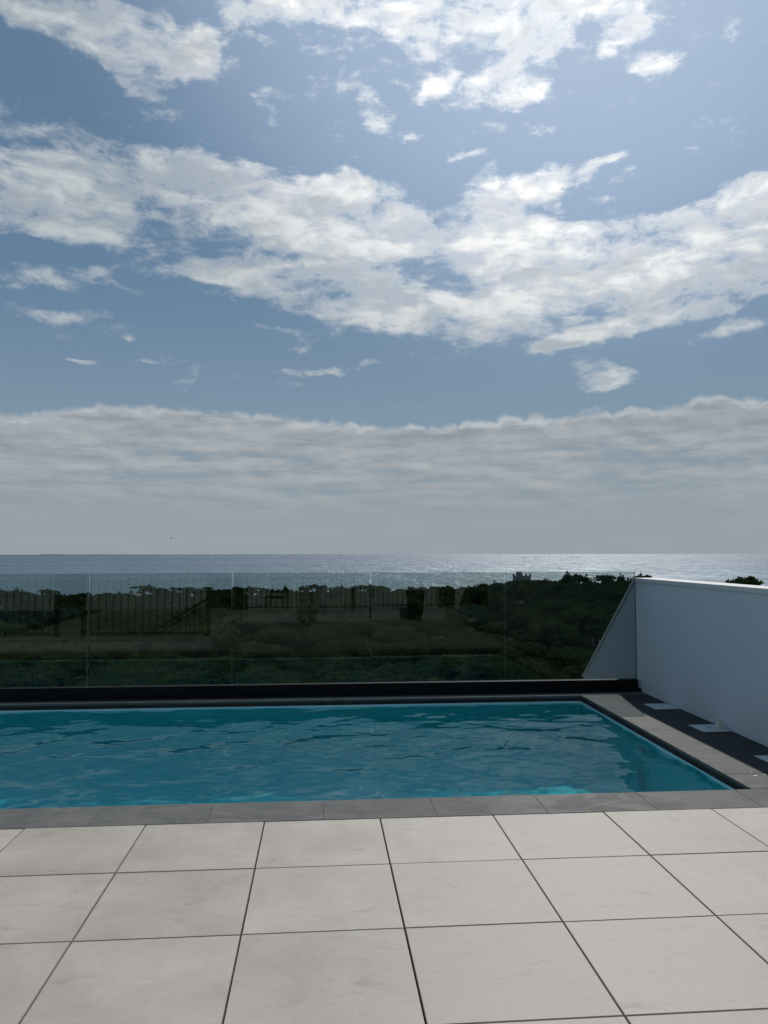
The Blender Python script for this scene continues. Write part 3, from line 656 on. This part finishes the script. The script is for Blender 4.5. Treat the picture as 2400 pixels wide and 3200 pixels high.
# ------------------------------------------------------------------ the old tower above the trees
M_stone = simple('tower_stone', (.33, .31, .28), .9, .2, 0, .15, .6)
t = thing('stone_tower', 'small pale battlemented tower rising above the trees near the shore', 'tower', (tower_xy.x, tower_xy.y, float(gz(tower_xy.x, tower_xy.y))), R(-14.6))
TB = -11.2 - t.location.z                                  # parapet level
bm = B(); prism(bm, [(-5.0, -1), (5.0, -1), (4.6, TB), (-4.6, TB)], 'y', -4.5, 4.5); obj('tower_body', bm, M_stone, t)
bm = B()
for s in (-1, 1):
    for i in range(5):
        box(bm, -4.7 + i * 2.1, -4.7 + i * 2.1 + 1.0, s * 4.5 - .35, s * 4.5 + .35, TB + .003, TB + 1.0)
    for i in range(3):
        box(bm, s * 4.45 - .35, s * 4.45 + .35, -2.6 + i * 2.0, -1.6 + i * 2.0, TB + .003, TB + 1.0)
obj('battlement', bm, M_stone, t)
bm = B(); box(bm, -3.0, .2, -2.6, .8, TB + .003, TB + 2.0); box(bm, -3.2, .4, -2.8, 1.0, TB + 2.003, TB + 2.25); obj('stair_turret', bm, M_stone, t)
for u_ in (-2.4, 0.1, 2.6):
    bm = B(); box(bm, u_ - .45, u_ + .45, -4.62, -4.55, TB - 3.4, TB - 1.8); obj('window', bm, M_dglass, t)

# ------------------------------------------------------------------ boats and a bird
M_sail = simple('sail_cloth', (.75, .74, .72), .8); M_hull = simple('dark_hull', (.06, .065, .075), .5)
def hull(bm, L, w, h):
    sec = []
    for i in range(9):
        u_ = i / 8; hw = w / 2 * math.sin(math.pi * min(1, .25 + u_ * .75)) ** .7 if u_ < 1 else .02
        xx = -L / 2 + L * u_; zt = h * (1 + .35 * u_ ** 2)
        sec.append([bm.verts.new((xx, -hw, zt)), bm.verts.new((xx, -hw * .6, -.4)), bm.verts.new((xx, hw * .6, -.4)), bm.verts.new((xx, hw, zt))])
    for q, w_ in zip(sec, sec[1:]):
        for j in range(3): bm.faces.new((q[j], w_[j], w_[j + 1], q[j + 1]))
        bm.faces.new((q[3], w_[3], w_[0], q[0]))
    bm.faces.new(sec[0]); bm.faces.new(sec[-1][::-1])
pl_ = polar(16.6, 7600)
t = thing('sailboat', 'tiny sailing boat on the horizon above the far rocks', 'boat', (pl_.x, pl_.y, SEA), .4)
bm = B(); hull(bm, 13, 3.6, 1.3); obj('hull', bm, M_hull, t)
bm = B(); tube(bm, [(0, 0, 1), (0, 0, 19)], [.22, .12], 8); obj('mast', bm, M_hull, t)
bm = B(); prism(bm, [(-.3, 2.4), (-.3, 18), (-5.2, 2.4)], 'y', -.06, .06); obj('sail', bm, M_sail, t)
for azd, dist, rz, lab in ((-2.85, 5200, .5, 'tiny dark boat on the calm sea left of the picture centre'), (1.4, 4700, -.3, 'tiny low boat on the sea near the picture centre'), (29.3, 6800, .2, 'tiny boat far out at the right end of the bright sea')):
    pl_ = polar(azd, dist)
    t = thing('motor_boat', lab, 'boat', (pl_.x, pl_.y, SEA), rz, 'small boats far out at sea')
    bm = B(); hull(bm, 12, 3.8, 1.5); obj('hull', bm, M_hull, t)
    bm = B(); prism(bm, [(-3.5, 1.4), (1.8, 1.4), (.6, 3.9), (-3.2, 3.9)], 'y', -1.3, 1.3); obj('cabin', bm, M_sail, t)
M_bird = simple('bird_feathers', (.035, .035, .04), .8)
bp = Vector((math.sin(R(-10.6)) * 95, math.cos(R(-10.6)) * 95, EYE + 1.66))
bm = B(); tube(bm, [(0, -.26, 0), (0, -.14, .01), (0, 0, 0), (0, .14, .01), (0, .22, .02), (0, .27, .01)], [.015, .055, .075, .055, .035, .008], 8)
for s in (-1, 1):
    w1 = [bm.verts.new(p_) for p_ in ((0, .1, .03), (s * .34, .13, .17), (s * .68, -.02, .06), (s * .34, -.03, .15), (0, -.1, .03))]
    w2 = [bm.verts.new(p_) for p_ in ((0, .1, .01), (s * .34, .13, .155), (s * .68, -.02, .055), (s * .34, -.03, .14), (0, -.1, .01))]
    bm.faces.new(w1); bm.faces.new(w2[::-1])
    for i in range(5): bm.faces.new((w1[i], w2[i], w2[(i + 1) % 5], w1[(i + 1) % 5]))
tl_ = [bm.verts.new(p_) for p_ in ((-.02, -.24, 0), (.02, -.24, 0), (.07, -.40, 0), (-.07, -.40, 0))]; bm.faces.new(tl_)
bmesh.ops.recalc_face_normals(bm, faces=bm.faces[:])
o = tag(obj('flying_bird', bm, M_bird), 'small dark bird in flight low over the sea on the left', 'bird'); o.location = bp; o.scale = (.5, .5, .5); o.rotation_euler = (0, R(8), R(70))

# ------------------------------------------------------------------ behind the viewer, seen as reflections: plinths with railings, house, person
def plinth(name, lab, x0, x1, y0, y1, h):
    t = thing(name, lab, 'plinth', ((x0 + x1) / 2, (y0 + y1) / 2, 0), 0)
    w, d_ = (x1 - x0) / 2, (y1 - y0) / 2
    bm = B(); box(bm, -w, w, -d_, d_, .0012, h - .035); obj('upstand', bm, M_cream, t)
    bm = B(); box(bm, -w - .015, w + .015, -d_ - .015, d_ + .015, h - .0345, h); obj('coping', bm, M_cap, t, bevel=.003); return t
plinth('low_plinth', 'low pale plinth with railing reflected in the left hand panes', -5.6, -1.56, 3.66, 3.86, .17)
plinth('low_plinth', 'low pale plinth running back beside the deck, reflected between two panes', -1.76, -1.56, -.52, 3.64, .20)
plinth('low_plinth', 'low pale plinth behind the standing person reflected in the glass', -1.56, 2.55, -.75, -.55, .23)
def railing(lab, p0, p1, h0, h1, posts, zb=0):
    p0, p1 = Vector(p0), Vector(p1); dv = p1 - p0; L = dv.length; dvn = dv.normalized()
    t = thing('metal_railing', lab, 'railing', tuple(p0)); q = lambda s_, z_: tuple(dvn * s_ + Vector((0, 0, z_)))
    for nme, z_ in (('top_rail', h1), ('bottom_rail', h0)):
        bm = B(); tube(bm, [q(0, z_), q(L, z_)], .016, 8); obj(nme, bm, M_rail, t)
    n = int(L / .1)
    for i in range(1, n):
        bm = B(); tube(bm, [q(L * i / n, h0), q(L * i / n, h1)], .0075, 6); obj('bar', bm, M_rail, t)
    for s_ in posts:
        bm = B(); c_ = dvn * s_; box(bm, c_.x - .028, c_.x + .028, c_.y - .028, c_.y + .028, zb + .002, h1 + .02); obj('post', bm, M_rail, t)
railing('black bar railing on the nearer plinth, reflected at the far left', (-5.55, 3.76, .17), (-3.75, 3.76, .17), .05, 1.0, (.0, 1.8))
railing('black bar railing on the nearer plinth, reflected in the pane with the stair rail', (-3.38, 3.76, .17), (-1.62, 3.76, .17), .05, 1.0, (0, 1.76))
railing('black bar railing behind the person, reflected in the middle panes', (-1.5, -.65, .23), (2.5, -.65, .23), .06, 1.0, (0, 2.15, 4.0))
t = thing('stair_handrail', 'slanting black stair handrail reflected in the second pane from the left', 'handrail', (-2.66, 3.55, 0))
bm = B(); tube(bm, [(0, 0, .10), (1.0, 0, .70)], .018, 8); obj('top_rail', bm, M_rail, t)
bm = B(); tube(bm, [(0, 0, .03), (1.0, 0, .62)], .012, 8); obj('lower_rail', bm, M_rail, t)
for i in range(1, 11):
    u_ = .3 + i * .065; bm = B(); tube(bm, [(u_, 0, .0015), (u_, 0, .10 + .6 * u_)], .007, 6); obj('bar', bm, M_rail, t)
# the house
t = thing('terrace_house', 'pale house behind the terrace, seen only reflected in the glass', 'house', (0, -4.2, 0))
M_hwall = M_cream
for x0, x1 in ((-9, -6.33), (-5.68, -2.74), (-1.88, 3.10)):
    bm = B(); box(bm, x0, x1, -.12, .12, -.02, 2.75); obj('wall', bm, M_hwall, t)
for x0, x1 in ((-6.33, -5.68), (-2.74, -1.88), (3.10, 8.0)):
    bm = B(); box(bm, x0 + .05, x1 - .05, -.06, -.03, .02, 2.6); f_ = obj('window', bm, M_dglass, t)
    bm = B(); box(bm, x0, x0 + .05, -.08, .0, -.02, 2.7); box(bm, x1 - .05, x1, -.08, .0, -.02, 2.7); box(bm, x0 + .05, x1 - .05, -.08, .0, 2.6, 2.7); obj('frame', bm, M_anth, f_)
bm = B(); box(bm, -9.2, 8.2, -6, .55, 2.76, 3.0); obj('roof', bm, M_white, t)
bm = B(); box(bm, -9, 8, -5.8, 9.0, -17.5, -1.75); obj('lower_storey', bm, M_white, t)
bm = B(); prism(bm, [(3.30, 0.0015), (3.36, 0.0015), (4.35, 2.6), (3.30, 2.6)], 'y', -1.35 + 4.2 - 2.0, -1.25 + 4.2 - 2.0)  # added wedge: sunlight on a wall, its shadow edge put into the shape
o = tag(obj('sunlit_wedge', bm, M_white), 'white wedge standing in for a sunlit patch of wall reflected in the fourth pane', 'light patch'); o.location = (-.05, -4.2, 0)

# planter with a leafy plant
t = thing('tall_planter', 'tall dark tapered planter reflected in the pane right of the person', 'planter', (1.92, -.28, 0))
bm = B(); lathe(bm, [(.11, .0012), (.13, .02), (.155, .25), (.185, .55), (.20, .60), (.185, .605), (.17, .57)], 28); obj('pot', bm, M_anth, t, True)
Vv, Ff, cs = crown_quads(rgt, .26, .56, 1.05, 9, 260, .035, False); me = np_mesh('foliage', Vv, Ff); link('foliage', me, M_leaf2, t)
# small dark chair beyond the railing
t = thing('garden_chair', 'small dark chair behind the railing, reflected left of the person', 'chair', (-.95, -1.6, 0), R(12))
bm = B(); box(bm, -.22, .22, -.22, .22, .42, .455); obj('seat', bm, M_anth, t, bevel=.006)
bm = B(); box(bm, -.20, .20, -.235, -.205, .52, .86); obj('backrest', bm, M_anth, t, bevel=.006)
for sx in (-1, 1):
    for sy in (-1, 1):
        bm = B(); tube(bm, [(sx * .20, sy * .20, .0012), (sx * .19, sy * .19, .4195 if sy > 0 else .88)], .014, 8); obj('leg', bm, M_anth, t)

# the person taking the picture, standing just behind the camera
M_skin = simple('skin', (.42, .26, .19), .55, .4, 0, .06, 20)
M_pants = simple('rose_grey_trousers', (.52, .44, .45), .9, .2, 0, .22, 26)
M_shirt = simple('pale_top', (.55, .53, .52), .9, .2, 0, .08, 20)
M_hair = simple('dark_hair', (.035, .022, .016), .6, .4, 0, .3, 60)
M_shoe = simple('dark_shoes', (.03, .03, .032), .7)
per = thing('person', 'person in cropped rose grey trousers reflected in the glass, holding up a phone', 'person', (-.24, -.42, 0))
def skin_mesh(name, verts, edges, rad, root=0, sub=2):
    me = bpy.data.meshes.new(name); me.from_pydata(verts, edges, []); o = bpy.data.objects.new(name, me); C.objects.link(o)
    md = o.modifiers.new('skin', 'SKIN'); md.use_smooth_shade = True; md.branch_smoothing = .3
    for i, sv in enumerate(me.skin_vertices[0].data):
        r_ = rad[i]; sv.radius = r_ if hasattr(r_, '__len__') else (r_, r_); sv.use_root = (i == root)
    sb = o.modifiers.new('sub', 'SUBSURF'); sb.levels = sub; sb.render_levels = sub
    dg = bpy.context.evaluated_depsgraph_get(); ev = o.evaluated_get(dg); out = bpy.data.meshes.new_from_object(ev)
    bpy.data.objects.remove(o); out.name = name; return out
Vp, Ep, Rp = [], [], []
def sv(p, r, par=None):
    Vp.append(p); Rp.append(r)
    if par is not None: Ep.append((par, len(Vp) - 1))
    return len(Vp) - 1
pel = sv((0, 0, .93), (.15, .115)); wst = sv((0, .0, 1.08), (.125, .095), pel); chs = sv((0, .0, 1.27), (.15, .105), wst); nkb = sv((0, -.005, 1.40), (.085, .07), chs)
nk = sv((0, .005, 1.47), .052, nkb); jaw = sv((0, .03, 1.54), (.062, .075), nk); hd = sv((0, .02, 1.62), (.074, .092), jaw); crn = sv((0, .0, 1.685), (.055, .07), hd)
nose = sv((0, .125, 1.595), .012, hd)
ears = [sv((s * .083, .01, 1.60), .016, hd) for s in (-1, 1)]
for s in (-1, 1):
    h_ = sv((s * .085, .0, .86), .092, pel); kn = sv((s * .10, .015, .48), .058, h_); cf = sv((s * .10, -.005, .30), .052, kn); an = sv((s * .10, -.01, .09), .038, cf)
    sv((s * .115, .10, .045), (.040, .030), an); 
for s in (-1, 1):
    sh = sv((s * .165, -.01, 1.36), .058, chs)
    hx = .16 if s < 0 else .30                                # both hands meet at the phone
    eb = sv((s * .20 + (.05 if s > 0 else .0), .13, 1.16), .042, sh); wr = sv((hx + s * .01, .325, 1.30), .027, eb)
    pm = sv((hx, .36, 1.335), (.036, .018), wr)
    for f_ in range(4):
        zf = 1.325 + f_ * .020; ln = (.040, .048, .050, .044)[f_]
        a_ = sv((hx - s * .012, .385 + .004 * f_, zf + .01), .0085, pm); b_ = sv((hx - s * .012 - s * ln * .55, .400, zf + .014), .0078, a_); sv((hx - s * .012 - s * ln, .394, zf + .012), .0068, b_)
    ta = sv((hx - s * .022, .362, 1.350), .0098, pm); sv((hx - s * .040, .372, 1.372), .0085, ta)
link('body', skin_mesh('body', Vp, Ep, Rp, pel), M_skin, per)
bm = B()
for s in (-1, 1): tube(bm, [(s * .082, 0, .95), (s * .09, .002, .82), (s * .10, .012, .52), (s * .105, .0, .34), (s * .105, -.005, .24)], [(.105, .125), (.108, .12), (.092, .10), (.090, .096), (.094, .098)], 20, cap=False)
tube(bm, [(0, 0, .90), (0, 0, 1.0), (0, 0, 1.06)], [(.17, .13), (.155, .12), (.142, .108)], 24, cap=False)
obj('trousers', bm, M_pants, per, True)
bm = B(); tube(bm, [(0, 0, .99), (0, 0, 1.10), (0, .0, 1.26), (0, -.005, 1.37), (0, -.005, 1.425)], [(.178, .138), (.155, .122), (.178, .135), (.155, .11), (.085, .075)], 24, cap=False)
for s in (-1, 1): tube(bm, [(s * .12, -.01, 1.37), (s * .19, .01, 1.34), (s * .215 + (.03 if s > 0 else 0), .09, 1.21)], [.075, .070, .060], 14, cap=False)
obj('shirt', bm, M_shirt, per, True)
bm = B(); lathe(bm, [(.060, 1.50), (.088, 1.545), (.096, 1.61), (.088, 1.67), (.055, 1.715), (.01, 1.725)], 22, (0, -.025, 0)); obj('hair', bm, M_hair, per, True)
for s in (-1, 1):
    bm = B(); tube(bm, [(s * .10, -.065, .034), (s * .102, -.02, .045), (s * .11, .06, .038), (s * .116, .14, .026), (s * .117, .175, .020)], [(.030, .030), (.042, .042), (.043, .035), (.038, .024), (.02, .015)], 16); obj('shoe', bm, M_shoe, per, True)
for s in (-1, 1):
    bm = B(); bmesh.ops.create_uvsphere(bm, u_segments=10, v_segments=8, radius=.011, matrix=Matrix.Translation((s * .030, .100, 1.615))); obj('eye', bm, M_dark, per, True)
bm = B(); tube(bm, [(-.022, .102, 1.556), (0, .110, 1.553), (.022, .102, 1.556)], [.003, .006, .003], 8); obj('mouth', bm, simple('lips', (.36, .16, .14), .5), per, True)
t = thing('phone', 'dark phone held up by the person reflected in the glass', 'phone', (.0, -.038, EYE - .045), 0)
bm = B(); box(bm, -.020, .052, -.004, .004, -.085, .062); obj('case', bm, M_dark, t, bevel=.003)
bm = B(); lathe(bm, [(.009, 0), (.009, .0015), (.006, .002)], 16); o = obj('lens', bm, M_dglass, t); o.rotation_euler = (R(-90), 0, 0); o.location = (0, .0042, .045)
